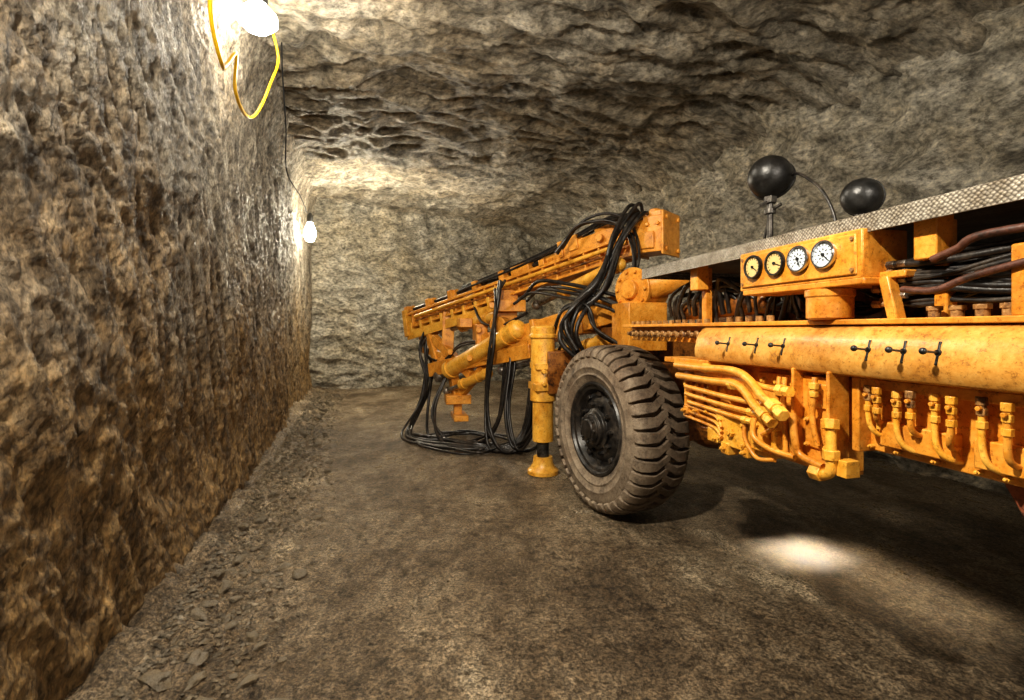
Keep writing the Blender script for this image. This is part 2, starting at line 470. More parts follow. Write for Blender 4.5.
# --- deck
g=G(); g.prism([(0.0,1.528),(0.0,1.518),(-1.5,1.518),(-1.5,1.528)],-0.5,-3.2)
g.obj("deck_plate",rig,M_plate,0.0,"dull steel tread-plate deck")
g=G(); g.prism([(0.012,1.532),(0.012,1.478),(0.004,1.478),(0.004,1.532)],-0.47,-3.2)
g.box((-0.485,-0.6,1.505),(0.01,1.2,0.054))
g.obj("deck_edge",rig,M_plate,0.001,"silver diamond-plate edge strip")
for u in (-0.9,-1.95,-2.6): one("deck_bracket",M_or,lambda g: (g.box((u,-0.06,1.45),(0.06,0.06,0.13)), g.box((u,-0.1,1.36),(0.035,0.035,0.26))),0.004)
one("deck_bracket",M_or,lambda g: (g.bar((-1.87,-0.04,1.22),(-1.84,-0.04,1.35),0.035,0.03), g.box((-1.84,-0.1,1.355),(0.12,0.14,0.02))),0.004)

# --- control beam
BP=[(-0.12,1.215),(-0.04,1.217),(-0.015,1.213),(0.005,1.203),(0.020,1.188),(0.032,1.165),(0.044,1.12),(0.043,1.09),(0.028,1.068),(0.0,1.062),(-0.03,1.06),(-0.12,1.06)]
g=G(); g.prism(BP,-1.02,-3.1)
g.obj("control_beam",rig,M_beam,0.003,"weathered orange rounded control beam with lever slots")
g=G(); g.prism([(0.0,1.232),(0.0,1.216),(-0.25,1.216),(-0.25,1.232)],-0.2,-3.1)
g.prism([(-0.06,1.216),(-0.06,1.14),(-0.12,1.14),(-0.12,1.216)],-0.2,-1.02)
g.prism([(0.035,1.07),(0.035,1.045),(-0.1,1.045),(-0.1,1.07)],-0.75,-1.1)
g.obj("side_rail",rig,M_or,0.003)
for i in range(13):
    u=-0.27-i*0.06
    def f(g):
        g.cyl((u,-0.06,1.18),(u,-0.02,1.18),0.019,seg=6); g.cyl((u,-0.03,1.18),(u,0.0,1.18),0.011,seg=10)
    one("hose_fitting",M_fit,f,0.002,"rusty hex fitting")
    one("bolt",M_fit,lambda g: g.cyl((u,-0.04,1.23),(u,-0.04,1.25),0.014,seg=6))
for i in range(9):
    u=-1.96-i*0.055
    one("hose_fitting",M_fit,lambda g: (g.cyl((u,-0.05,1.225),(u,-0.05,1.25),0.014,seg=12),g.cyl((u,-0.05,1.25),(u,-0.05,1.262),0.018,seg=6)),0.001)
for i in range(5):
    u=-1.12-i*0.06
    one("bolt",M_fit,lambda g: g.cyl((u,-0.06,1.225),(u,-0.06,1.255),0.014,seg=10))
for u in (-1.245,-1.405,-1.535,-1.850,-1.950,-2.035):
    one("lever_slot",M_blk,lambda g: (g.cyl((u,0.030,1.145),(u,0.041,1.145),0.008,seg=12), g.bar((u,0.030,1.172),(u,0.045,1.115),0.005,0.006)),0.001)
    def f(g):
        s0=Vector((u,0.036,1.145)); e=Vector((u-0.006,0.092,1.150))
        g.cyl(s0,e,0.003,seg=8); g.sph(e,0.0085)
    one("control_lever",M_blk,f,0,"black ball-knob control lever")

# --- gauge panel
g=G()
g.box((-1.565,-0.05,1.418),(0.52,0.16,0.142)); g.box((-1.565,0.033,1.418),(0.49,0.008,0.118))
g.prism([(0.03,1.35),(0.03,1.33),(-0.13,1.33),(-0.13,1.35)],-1.32,-1.83)
gp=g.obj("gauge_panel",rig,M_or,0.006,"orange sheet-metal gauge panel box")
for du in (-0.235,0.235):
    for dz in (-0.045,0.045):
        one("panel_screw",M_fit,lambda g: g.cyl((-1.565+du,0.036,1.418+dz),(-1.565+du,0.043,1.418+dz),0.006,seg=6),0,None,gp)
for k,u in enumerate((-1.395,-1.503,-1.607,-1.707)):
    g=G(); o0=Vector((u,0.036,1.43))
    g.lathe(o0,(0,1,0),[(0.042,0),(0.044,0.012),(0.042,0.016),(0.037,0.016),(0.036,0.008),(0,0.008)],32)
    ga=g.obj("gauge",gp,M_blk if k<2 else M_chrome,0,"round pressure gauge with "+("cream dial" if k<2 else "white dial and chrome bezel"))
    g=G(); g.cyl(o0+Vector((0,0.008,0)),o0+Vector((0,0.010,0)),0.036,seg=32); g.obj("dial",ga,M_cream if k<2 else M_white)
    g=G()
    for i in range(13):
        a=math.radians(-45+i*22.5); d=Vector((math.cos(a),0,math.sin(a)))
        c=o0+d*0.030+Vector((0,0.0106,0))
        g.box(c,(0.008 if i%3==0 else 0.005,0.0012,0.0018),Matrix.Rotation(-a,3,'Y'))
    if k>=2:
        for i in range(8):
            a=math.radians(i*45); g.box(o0+Vector((math.cos(a)*0.016,0.0106,math.sin(a)*0.016)),(0.006,0.001,0.003),Matrix.Rotation(-a,3,'Y'))
    g.obj("dial_tick",ga,M_ink)
    g=G(); a=math.radians((215,200,250,225)[k]); d=Vector((math.cos(a),0,math.sin(a)))
    g.bar(o0-d*0.008+Vector((0,0.0125,0)),o0+d*0.027+Vector((0,0.0125,0)),0.0025,0.0015); g.cyl(o0+Vector((0,0.010,0)),o0+Vector((0,0.015,0)),0.005,seg=12)
    g.obj("needle",ga,M_ink)
g=G(); g.lathe((-1.655,-0.03,1.232),(0,0,1),[(0.055,0),(0.066,0.006),(0.066,0.07),(0.07,0.075),(0.07,0.095),(0.05,0.1),(0.05,0.118),(0,0.118)],32)
g.obj("oil_filter",rig,M_or,0,"short orange filter canister")
g=G(); g.box((-2.33,-0.1,1.31),(0.36,0.18,0.16)); g.cyl((-2.2,-0.06,1.38),(-2.2,-0.06,1.41),0.03); g.box((-2.33,-0.005,1.31),(0.3,0.01,0.11))
g.obj("oil_tank",rig,M_or,0.01)

# --- pipes & valve area under beam
def pipe(pts,r,mat=M_or,name="hydraulic_pipe",label=None,seg=12,sm=6):
    g=G(); g.tube(pts,r,seg,sm); return g.obj(name,rig,mat,0,label)
def fitting(p0,p1,r,mat=M_fit):
    p0=Vector(p0);p1=Vector(p1);d=(p1-p0)
    g=G(); g.cyl(p0,p0+d*0.45,r,seg=6); g.cyl(p0+d*0.45,p0+d*0.6,r*0.7,seg=14); g.cyl(p0+d*0.6,p1,r*0.9,seg=6)
    return g.obj("pipe_fitting",rig,mat,0.0015)
R=random.Random(3)
def bolt(u,v,z,r=0.01,mat=None):
    one("bolt",mat or M_yel,lambda g: (g.cyl((u,v-0.01,z),(u,v+0.010,z),r,seg=6), g.cyl((u,v+0.008,z),(u,v+0.016,z),r*0.55,seg=10)),0.001)
one("mounting_plate",M_or,lambda g: (g.box((-1.30,-0.10,0.90),(0.80,0.03,0.31)), g.box((-1.15,-0.07,0.97),(0.16,0.06,0.13)), g.box((-1.42,-0.07,0.98),(0.22,0.05,0.12)), g.box((-1.05,-0.07,0.80),(0.12,0.06,0.1)), g.box((-1.30,-0.08,0.75),(0.74,0.07,0.02))),0.005,"orange mounting plate")
def vb(g):
    g.box((-1.645,-0.05,0.905),(0.14,0.10,0.29)); g.box((-1.575,0.0,0.92),(0.012,0.08,0.31)); g.box((-1.715,0.0,0.92),(0.012,0.08,0.31))
    g.box((-1.645,0.002,0.87),(0.10,0.012,0.10)); g.box((-1.645,0.002,0.99),(0.08,0.012,0.08)); g.box((-1.55,-0.02,0.775),(0.34,0.1,0.03))
one("valve_block",M_or,vb,0.005,"bright orange valve block")
def vb2(g):
    g.box((-1.3,-0.04,0.81),(0.32,0.12,0.14)); g.box((-1.27,0.02,0.80),(0.20,0.04,0.12)); g.box((-1.3,-0.01,0.876),(0.22,0.03,0.02)); g.box((-1.12,-0.02,0.76),(0.07,0.09,0.06))
    g.box((-1.42,-0.01,0.83),(0.07,0.12,0.13)); g.box((-1.51,-0.02,0.86),(0.09,0.10,0.17)); g.box((-1.23,0.02,0.73),(0.05,0.05,0.05)); g.box((-1.35,0.02,0.74),(0.03,0.05,0.04))
one("valve_block",M_yel,vb2,0.005,"bright yellow-orange valve block")
def vb3(g):
    for k in range(4):
        u=-0.90-0.09*k; g.box((u,-0.05,0.90),(0.065,0.10,0.21)); g.box((u,0.0,0.83+0.01*k),(0.035,0.03,0.035))
    g.box((-1.02,-0.06,0.80),(0.42,0.06,0.03)); g.box((-1.02,-0.03,1.012),(0.42,0.06,0.012))
one("valve_block",M_or,vb3,0.004,"orange valve bank")
for (u,v,z,r) in [(-1.20,0.04,0.84,.012),(-1.34,0.04,0.84,.012),(-1.20,0.04,0.765,.012),(-1.34,0.04,0.765,.012),(-1.27,0.045,0.80,.018),(-1.42,0.05,0.86,.014),(-1.42,0.05,0.80,.014),(-1.51,0.03,0.90,.014),(-1.51,0.03,0.84,.014),
                  (-1.61,0.008,0.91,.008),(-1.68,0.008,0.91,.008),(-1.61,0.008,0.83,.008),(-1.68,0.008,0.83,.008),(-1.645,0.008,0.99,.016),(-1.14,0.025,0.75,.012),(-1.45,0.02,0.775,.010),(-1.56,0.03,0.775,.010),(-1.18,-0.03,1.0,.014),(-1.12,-0.03,0.95,.014),(-1.23,0.05,0.73,.01),(-1.35,0.05,0.74,.009),
                  (-1.42,-0.04,1.01,.012),(-1.50,-0.04,1.01,.012),(-1.35,-0.04,1.01,.012)]:
    bolt(u,v,z,r)
for k in range(4):
    bolt(-0.90-0.09*k,0.005,0.95,.012); bolt(-0.90-0.09*k,0.02,0.83+0.01*k,.009)
def sp(g):
    g.box((-2.2,-0.075,0.950),(0.93,0.03,0.21)); g.box((-1.76,-0.05,0.950),(0.025,0.07,0.22))
    g.box((-2.2,-0.5,0.97),(1.2,0.5,0.16)); g.box((-1.92,-0.05,0.905),(0.20,0.03,0.07)); g.box((-2.13,-0.05,0.905),(0.14,0.03,0.07)); g.box((-2.2,-0.05,1.045),(0.9,0.06,0.03))
one("side_panel",M_or,sp,0.004,"bright orange side panel")
pipe([(-0.85,0.03,1.035),(-1.1,0.06,1.04),(-1.32,0.07,1.045),(-1.42,0.08,1.02),(-1.5,0.09,0.97),(-1.58,0.10,0.945)],0.0155)
pipe([(-0.85,0.02,0.985),(-1.15,0.05,0.99),(-1.3,0.06,0.995),(-1.38,0.07,0.975),(-1.45,0.08,0.93),(-1.52,0.09,0.91)],0.0155)
pipe([(-0.9,0.01,0.94),(-1.2,0.04,0.935),(-1.42,0.05,0.935)],0.011)
pipe([(-0.9,0.01,0.905),(-1.2,0.04,0.90),(-1.40,0.05,0.90)],0.0095)
pipe([(-0.92,0.01,0.87),(-1.2,0.04,0.868),(-1.38,0.06,0.868)],0.0095)
pipe([(-1.0,0.02,1.01),(-1.3,0.05,1.015),(-1.48,0.06,1.0),(-1.56,0.07,1.0)],0.011)
pipe([(-1.42,0.06,0.88),(-1.43,0.07,0.82),(-1.50,0.06,0.79),(-1.6,0.05,0.785)],0.010)
pipe([(-1.36,0.05,0.86),(-1.37,0.06,0.80),(-1.42,0.05,0.74),(-1.5,0.04,0.75)],0.008)
pipe([(-1.60,0.06,0.93),(-1.61,0.06,0.85),(-1.62,0.05,0.80),(-1.70,0.04,0.78)],0.012)
pipe([(-1.545,0.04,1.04),(-1.55,0.05,0.98),(-1.545,0.04,0.88),(-1.55,0.04,0.79)],0.009)
pipe([(-1.52,0.04,1.04),(-1.525,0.05,0.98),(-1.515,0.05,0.88),(-1.46,0.06,0.83)],0.008)
pipe([(-1.66,0.03,1.05),(-1.665,0.04,1.0),(-1.66,0.04,0.92),(-1.68,0.04,0.84)],0.009)
for k in range(3): pipe([(-0.88,0.0,0.85-0.025*k),(-1.1,0.02,0.845-0.025*k),(-1.18,0.04,0.84-0.025*k),(-1.22,0.05,0.81-0.02*k)],0.007)
fitting((-1.55,0.10,0.955),(-1.62,0.11,0.925),0.025,M_yel); fitting((-1.49,0.09,0.92),(-1.56,0.10,0.89),0.023,M_yel)
fitting((-1.55,0.07,1.0),(-1.61,0.075,1.0),0.021,M_yel); fitting((-1.40,0.05,0.935),(-1.46,0.05,0.935),0.018,M_yel)
fitting((-1.38,0.05,0.90),(-1.43,0.05,0.90),0.016,M_yel); fitting((-1.36,0.06,0.868),(-1.41,0.06,0.868),0.015,M_yel)
fitting((-1.1,0.045,1.04),(-1.15,0.06,1.04),0.022,M_yel); fitting((-1.28,0.055,0.99),(-1.33,0.06,0.99),0.021,M_yel)
fitting((-1.665,0.04,1.035),(-1.665,0.04,0.99),0.016,M_yel)
for k,(u,z) in enumerate([(-0.95,1.036),(-1.0,0.987),(-1.05,0.936),(-1.02,0.902),(-1.07,0.868)]):
    fitting((u,0.03-0.01*k,z),(u-0.04,0.035-0.01*k,z),0.020 if k<2 else 0.015,M_yel)
def f(g):
    g.tube([(-1.72,0.03,0.92),(-1.73,0.04,0.83),(-1.73,0.04,0.78),(-1.71,0.04,0.76),(-1.67,0.04,0.755)],0.016,12,6)
    g.cyl((-1.73,0.04,0.81),(-1.73,0.04,0.84),0.025,seg=6); g.cyl((-1.70,0.04,0.757),(-1.66,0.04,0.757),0.024,seg=6)
    g.cyl((-1.725,0.035,0.90),(-1.72,0.03,0.93),0.024,seg=6); g.box((-1.76,0.01,0.79),(0.035,0.05,0.05))
one("pipe_elbow",M_yel,f,0.002)
RP=random.Random(11)
for k,u in enumerate((-1.80,-1.84,-1.885,-1.935,-1.985,-2.035,-2.09,-2.15)):
    v=-0.018+0.015*(k%2); zt=1.035-0.014*RP.random(); zl=(0.90,0.94,0.875,0.925,0.875,0.91,0.875,0.9)[k]
    bend=(-0.02,0.012,-0.03,0.0,-0.025,0.015,-0.02,0)[k]
    pipe([(u,v,zt),(u,v,zl+0.06),(u+bend*0.4,v-0.002,zl+0.02),(u+bend,v-0.02,zl),(u+bend*1.3,v-0.05,zl-0.005)],0.0075,M_or if k%2 else M_yel)
    fitting((u,v,zt+0.012),(u,v,zt-0.032),0.0125,M_yel if k%3 else M_fit)
    one("pipe_nut",M_yel,lambda g: g.cyl((u,v,zt-0.045),(u,v,zt-0.062),0.0115,seg=6),0.001)
    one("pipe_nut",M_or,lambda g: g.cyl((u,v,zt-0.015),(u-0.002,v+0.018,zt-0.015),0.006,seg=6),0.001)
    one("hydraulic_pipe",M_yel,lambda g: (g.cyl((u+0.016,v-0.025,zt-0.02),(u+0.016,v-0.025,zt-0.05),0.009,seg=6), g.cyl((u+0.016,v-0.025,zt-0.045),(u+0.016,v-0.025,zt-0.11),0.006,seg=10)),0.001)
for u in (-1.78,-1.86,-1.96,-2.06,-2.12): bolt(u,-0.055,0.858,.007)
one("step_bracket",M_rust,lambda g: g.ringsweep([[Vector((u,v,z)) for u,z in ((-2.065,0.86),(-2.3,0.86),(-2.3,0.62),(-2.15,0.71))] for v in (-0.12,-0.10)]),0.004,"rust-red sloping bracket plate")

# --- hoses under deck
for i in range(22):
    u0=-1.80-0.02*(i%4); z0=1.275+0.011*(i%11); v0=-0.06-0.03*(i//11)
    pts=[(u0,v0,z0),(u0-0.12,v0-0.02+R.uniform(-.02,.02),z0+R.uniform(-.02,.03)),(u0-0.3,v0-0.05,z0+R.uniform(-.03,.05)),(u0-0.55,v0-0.1,z0+R.uniform(0,.08)),(u0-0.8,v0-0.15,z0+R.uniform(-.02,.05))]
    pipe(pts,R.choice([0.006,0.008,0.010]),M_hose,"hose")
    if i%2==0: fitting((u0+0.02,v0,z0),(u0-0.04,v0,z0),0.012,M_steel if i%4 else M_fit)
pipe([(-1.98,-0.02,1.38),(-2.05,0.0,1.395),(-2.12,0.0,1.42),(-2.4,-0.05,1.42)],0.010,M_rhose,"hose","red-brown rubber hose")
pipe([(-1.9,-0.02,1.31),(-2.0,0.0,1.30),(-2.1,0.0,1.33),(-2.35,-0.02,1.38)],0.009,M_rhose,"hose","red-brown rubber hose")
for i in range(22):
    u0=-0.5-0.045*i; z0=1.25+R.uniform(0,0.05)
    pts=[(u0,-0.15,z0-0.02),(u0-0.05+R.uniform(-.04,.04),-0.12,z0+0.08+R.uniform(-.03,.05)),(u0-0.16,-0.14+R.uniform(-.05,.05),z0+0.13+R.uniform(-.05,.04)),(u0-0.3,-0.18,z0+R.uniform(0.0,.12)),(u0-0.4,-0.2,z0+R.uniform(-.03,.1))]
    pipe(pts,R.choice([0.007,0.009,0.012]),M_hose,"hose")

# --- work lamps
def work_lamp(c, r, aim, stem_to):
    c=Vector(c); aim=Vector(aim).normalized()
    g=G()
    prof=[(0.0,-r*1.0),(r*0.3,-r*0.96),(r*0.58,-r*0.82),(r*0.8,-r*0.58),(r*0.94,-r*0.28),(r*0.98,0.05*r),(r*0.97,0.26*r),(r*1.02,0.28*r),(r*1.03,0.36*r),(r*1.0,0.42*r),(r*0.92,0.40*r),(r*0.85,0.3*r),(0,0.34*r)]
    g.lathe(c,aim,prof,36)
    o=g.obj("work_lamp",rig,M_blk,0,"round black bell-shaped work lamp on a swivel stem")
    st=Vector(stem_to); b0=c+Vector((0,0,-r*0.9))
    def f(g):
        g.cyl(b0,st,r*0.14); g.cyl(b0+Vector((0,0,r*0.1)),b0-Vector((0,0,r*0.35)),r*0.3,seg=6); g.cyl(b0-Vector((0,0,r*0.6)),b0-Vector((0,0,r*0.85)),r*0.26)
        g.bar(b0-Vector((0,0,r*0.7)),b0-Vector((r*0.7,0,r*0.55)),r*0.12,r*0.12); g.bar(b0-Vector((0,0,r*0.2)),b0-Vector((r*0.1,-r*0.6,r*0.5)),r*0.12,r*0.12)
        g.cyl(st,st+Vector((0,0,0.07)),r*0.3); g.cyl(st,st+Vector((0,0,0.02)),r*0.5)
        g.bar(st+Vector((0.06,0,0.01)),b0-Vector((0,0,r*0.8)),r*0.1,r*0.1)
    one("lamp_stem",M_dsteel,f,0.001,"dark steel swivel stem",o)
work_lamp((-1.07,-0.30,1.88),0.094,(0.5,-0.8,-0.28),(-1.07,-0.30,1.53))
work_lamp((-1.52,-0.30,1.675),0.066,(0.5,-0.85,0.05),(-1.52,-0.30,1.53))
pipe([(-1.12,-0.36,1.87),(-1.18,-0.34,1.865),(-1.27,-0.32,1.81),(-1.36,-0.3,1.73),(-1.41,-0.3,1.62),(-1.41,-0.3,1.53)],0.006,M_hose,"lamp_cable")

# --- stabilizer jack
g=G(); c=(1.055,0.133)
g.lathe((c[0],c[1],0),(0,0,1),[(0.088,0.27),(0.088,0.60),(0.108,0.61),(0.108,0.70),(0.100,0.72),(0.100,1.13),(0.116,1.135),(0.116,1.16),(0.104,1.165),(0.104,1.225),(0.088,1.235),(0,1.235)],32)
g.box((c[0],c[1]-0.02,0.73),(0.25,0.23,0.06)); g.box((c[0],c[1]-0.02,0.90),(0.23,0.21,0.05)); g.box((c[0]+0.0,c[1]-0.12,0.81),(0.2,0.06,0.24))
g.bar((c[0],c[1]-0.1,0.85),(c[0]-0.05,-0.5,0.85),0.16,0.2)
for dz in (0.76,0.86): g.cyl((c[0]-0.15,c[1]+0.03,dz),(c[0]+0.13,c[1]+0.03,dz),0.018,seg=6)
jk=g.obj("stabilizer_jack",rig,M_yel,0.004,"yellow-orange vertical stabilizer jack")
g=G(); g.cyl((c[0],c[1],0.10),(c[0],c[1],0.28),0.05); g.obj("piston_rod",jk,M_dsteel)
g=G(); g.lathe((c[0],c[1],0.0),(0,0,1),[(0.13,0.0),(0.13,0.03),(0.105,0.05),(0.085,0.09),(0.08,0.14),(0,0.14)],28); g.obj("jack_foot",jk,M_yel)

# --- feed rail + drill
NP=wl(1.27,4.2,1.98); FP=wl(-1.30,6.5,1.30)
fd=(FP-NP); FL=fd.length; fx,fy,fz=frame(fd)
if fy.z<0: fy=-fy; fx=-fx
FR=Matrix((fx,fy,fz)).transposed()
def fp(t,s=0,h=0): return NP+fz*(FL*t)+fx*s+fy*h
def fbox(g,t0,t1,s,h,w,hh):
    g.box((fp(t0,s,h)+fp(t1,s,h))/2,(w,hh,FL*(t1-t0)),FR)
g=G()
fbox(g,0.0,1.0,0,0.0,0.07,0.16)
for s in (-0.075,0.075):
    fbox(g,0.0,1.0,s,0.09,0.05,0.032); fbox(g,0.0,1.0,s,-0.08,0.06,0.028)
fbox(g,0.0,1.0,0,-0.08,0.20,0.012)
for i in range(21):
    t=0.02+i*0.047; fbox(g,t,t+0.005,0,0.0,0.19,0.15)
g.obj("feed_rail",rig,M_or,0.004,"long orange drill feed rail")
hz=Vector((fz.x,fz.y,0)).normalized(); hx=Vector((0,0,1)).cross(hz); HR=Matrix((hz,hx,Vector((0,0,1)))).transposed()
hc=fp(0.02,0,0.03)
g=G()
g.box(hc,(0.26,0.26,0.30),HR); g.box(hc-hz*0.14,(0.02,0.32,0.36),HR); g.box(hc+hz*0.14,(0.02,0.32,0.34),HR); g.box(hc+Vector((0,0,0.17)),(0.2,0.18,0.06),HR)
g.box(hc+hz*0.02-Vector((0,0,0.05)),(0.16,0.30,0.14),HR); g.cyl(hc+Vector((0,0,.19)),hc+Vector((0,0,.23)),0.05,seg=6)
for s in (-0.11,0.11):
    for h in (-0.13,0.13):
        p=hc-hz*0.15+hx*s+Vector((0,0,h)); g.cyl(p,p-hz*0.02,0.022,seg=6)
for s in (-1,1):
    for a_ in (-0.09,0.0,0.09):
        p=hc+hx*s*0.13+hz*a_+Vector((0,0,0.08)); g.cyl(p,p+hx*s*0.025,0.018,seg=6)
g.obj("feed_motor_housing",rig,M_or,0.006,"orange boxy housing at the end of the feed rail")
g=G()
fbox(g,0.10,0.30,0,0.16,0.18,0.12); fbox(g,0.12,0.17,0,0.22,0.14,0.08); fbox(g,0.22,0.25,0,0.20,0.22,0.14); fbox(g,0.27,0.285,0,0.18,0.22,0.16)
g.cyl(fp(0.30,0,0.15),fp(0.36,0,0.15),0.05); g.cyl(fp(0.08,0,0.14),fp(0.10,0,0.14),0.06); g.cyl(fp(0.15,-0.14,0.15),fp(0.15,0.14,0.15),0.035)
fbox(g,0.40,0.47,0,0.15,0.17,0.09); fbox(g,0.34,0.36,0,0.12,0.20,0.08)
g.obj("rock_drill",rig,M_or,0.006,"orange rock drill mounted on the feed rail")
g=G(); g.cyl(fp(0.36,0,0.16),fp(0.99,0,0.16),0.02); g.obj("drill_rod",rig,M_dsteel)
for s in (-0.105,0.105):
    one("hydraulic_pipe",M_yel,lambda g: g.cyl(fp(0.08,s,0.03),fp(0.94,s,0.03),0.02))
    one("hydraulic_pipe",M_dor,lambda g: g.cyl(fp(0.15,s,-0.025),fp(0.94,s,-0.025),0.011))
for t in (0.50,0.62,0.74,0.86,0.985):
    one("rod_guide",M_or,lambda g: (fbox(g,t,t+0.02,0,0.14,0.18,0.12), g.cyl(fp(t-0.005,0,0.16),fp(t+0.025,0,0.16),0.05)),0.004)
g=G()
fbox(g,0.50,1.0,0.0,-0.18,0.16,0.05); fbox(g,0.50,1.0,0.09,-0.18,0.025,0.11); fbox(g,0.50,1.0,-0.09,-0.18,0.025,0.11); fbox(g,0.985,1.005,0,-0.02,0.26,0.34)
for i in range(9):
    t=0.51+i*0.057; fbox(g,t,t+0.012,0,-0.09,0.22,0.12)
g.obj("feed_slide",rig,M_yel,0.004,"lower orange slide beam under the feed rail")
for k,(s,h) in enumerate(((0.06,0.23),(0.03,0.26),(-0.02,0.23),(0.09,0.21))):
    pipe([fp(0.04,s,h-0.02),fp(0.12,s,h+0.07),fp(0.25,s,h+0.02),fp(0.4,s,h-0.03),fp(0.55,s,h-0.05),fp(0.7,s,h-0.06)],0.012,M_hose,"hose",None,8,8)

# --- boom, swing bearing, cylinders
b0=wl(1.05,3.95,1.42); b1=wl(-0.20,5.35,1.02)
g=G(); g.bar(b0,b1,0.20,0.22)
g.bar(b1-(b1-b0)*0.06,b1+(b1-b0)*0.05,0.26,0.28); g.bar(b0+(b1-b0)*0.3,b0+(b1-b0)*0.33,0.24,0.26); g.bar(b0+(b1-b0)*0.6,b0+(b1-b0)*0.63,0.24,0.26)
g.obj("boom_arm",rig,M_or,0.010,"thick orange boom arm")
g=G(); tc=wl(0.95,3.75,1.50); ax=wl(0.3,3.3,1.5)-tc; ax.normalize()
g.cyl(tc-ax*0.18,tc+ax*0.05,0.14,seg=32); g.cyl(tc+ax*0.05,tc+ax*0.08,0.165,seg=32); g.cyl(tc+ax*0.08,tc+ax*0.12,0.07)
tx,ty,_=frame(ax)
for i in range(10):
    a=2*math.pi*i/10; p=tc+ax*0.08+(tx*math.cos(a)+ty*math.sin(a))*0.135; g.cyl(p,p+ax*0.02,0.014,seg=6)
g.bar(tc-Vector((0,0,0.1)),tc-Vector((0,0,0.45)),0.3,0.3)
g.cyl(tc+ax*-0.05+Vector((-0.1,0,0.02)),wl(1.25,3.55,1.6),0.1,seg=24)
g.obj("swing_bearing",rig,M_or,0.004,"round orange swing bearing with bolt circle")
def hcyl(p0,p1,r,split=0.6):
    p0=Vector(p0);p1=Vector(p1);m=p0+(p1-p0)*split; dd=(p1-p0).normalized()
    g=G(); g.cyl(p0,m,r); g.cyl(m-dd*0.05,m+dd*0.01,r*1.2); g.cyl(p0,p0+dd*0.05,r*1.2); g.sph(p0,r*1.1); g.cyl(p0+dd*0.15,p0+dd*0.18,r*1.12)
    o=g.obj("hydraulic_cylinder",rig,M_yel)
    g=G(); g.cyl(m,p1,r*0.5); g.sph(p1,r*0.9); g.obj("piston_rod",o,M_steel)
hcyl(wl(0.05,4.9,1.20),wl(-0.85,5.9,0.66),0.09,0.85)
hcyl(wl(0.75,4.1,1.1),wl(-0.1,5.2,0.78),0.06,0.6)
hcyl(wl(0.9,4.2,1.75),wl(0.25,5.0,1.45),0.055,0.65)
hcyl(wl(-0.15,5.3,1.35),wl(-0.85,6.1,1.18),0.06,0.6)
hcyl(wl(-0.25,5.2,0.75),wl(-0.75,5.75,0.5),0.05,0.6)
g=G()
g.bar(wl(-0.05,5.25,1.62),wl(-0.08,5.3,0.9),0.22,0.09); g.bar(wl(-0.75,5.95,1.42),wl(-0.78,5.95,0.75),0.14,0.07)
g.bar(wl(-0.1,5.2,0.95),wl(-0.95,6.0,0.72),0.14,0.16); g.bar(wl(-0.95,6.1,1.1),wl(-0.45,5.55,0.7),0.08,0.10)
g.cyl(wl(-0.15,5.1,1.25),wl(0.02,5.5,1.25),0.09); g.cyl(wl(-0.82,5.85,0.8),wl(-0.7,6.1,0.8),0.08)
g.box(wl(-0.62,5.7,0.42),(0.25,0.28,0.10)); g.bar(wl(-0.62,5.7,0.42),wl(-0.72,5.9,0.8),0.1,0.1); g.bar(wl(-0.62,5.7,0.42),wl(-0.3,5.4,0.8),0.08,0.08)
g.box(wl(-0.6,5.7,0.22),(0.4,0.16,0.06)); g.bar(wl(-0.62,5.7,0.42),wl(-0.62,5.7,0.22),0.09,0.09)
g.box(wl(-0.35,5.45,1.15),(0.3,0.12,0.22)); g.bar(wl(-1.05,6.2,1.2),wl(-0.9,6.0,0.8),0.06,0.1); g.box(wl(-0.02,5.2,1.45),(0.16,0.3,0.12))
g.box(wl(-0.55,5.7,1.28),(0.4,0.14,0.10)); g.bar(wl(-1.1,6.25,0.95),wl(-0.55,5.65,0.85),0.06,0.07); g.bar(wl(0.2,4.8,1.0),wl(-0.2,5.25,0.9),0.10,0.14)
for p in ((-0.2,5.12,1.05),(-0.2,5.12,1.45),(-0.7,5.75,0.95),(-0.45,5.4,0.9),(-0.35,5.35,1.2)): g.cyl(wl(*p),wl(p[0],p[1]-0.1,p[2]),0.035,seg=6)
g.obj("feed_cradle",rig,M_or,0.006,"orange cradle linkage carrying the feed rail")

# --- hoses at the boom
def whose(pts,r,j,n,name="hose",wide=0.0):
    for i in range(n):
        P=[]
        ox,oz=R.uniform(-j,j),R.uniform(-j,j); wx=R.uniform(-wide,wide); wy=R.uniform(-wide,wide)
        for k,p in enumerate(pts):
            sw=math.sin(math.pi*k/(len(pts)-1))
            q=(p[0]+ox+wx*sw+R.uniform(-j,j)*0.5,p[1]+wy*sw+R.uniform(-j,j)*0.9,max(r+0.004,p[2]+oz+R.uniform(-j,j)*0.4)) if p[2]>0.08 else (p[0]+ox*1.6+wx*sw+R.uniform(-j,j),p[1]+wy*sw+R.uniform(-j,j)*1.6,r+0.004+abs(oz)*0.1)
            P.append(wl(*q))
        pipe(P,r*R.uniform(0.8,1.15),M_hose,name)
whose([(1.12,4.3,2.06),(1.02,4.2,2.20),(0.865,4.15,1.93),(0.70,4.05,1.58),(0.50,3.98,1.38),(0.42,3.95,1.2),(0.5,3.95,1.0)],0.017,0.07,7)
whose([(0.45,4.6,1.95),(0.62,4.5,2.16),(0.85,4.4,2.20),(1.02,4.25,2.08),(1.05,4.1,1.8),(0.98,4.0,1.5)],0.013,0.05,3)
whose([(0.1,4.9,1.5),(0.25,4.7,1.62),(0.5,4.3,1.55),(0.75,3.95,1.45),(0.95,3.7,1.3)],0.016,0.06,4)
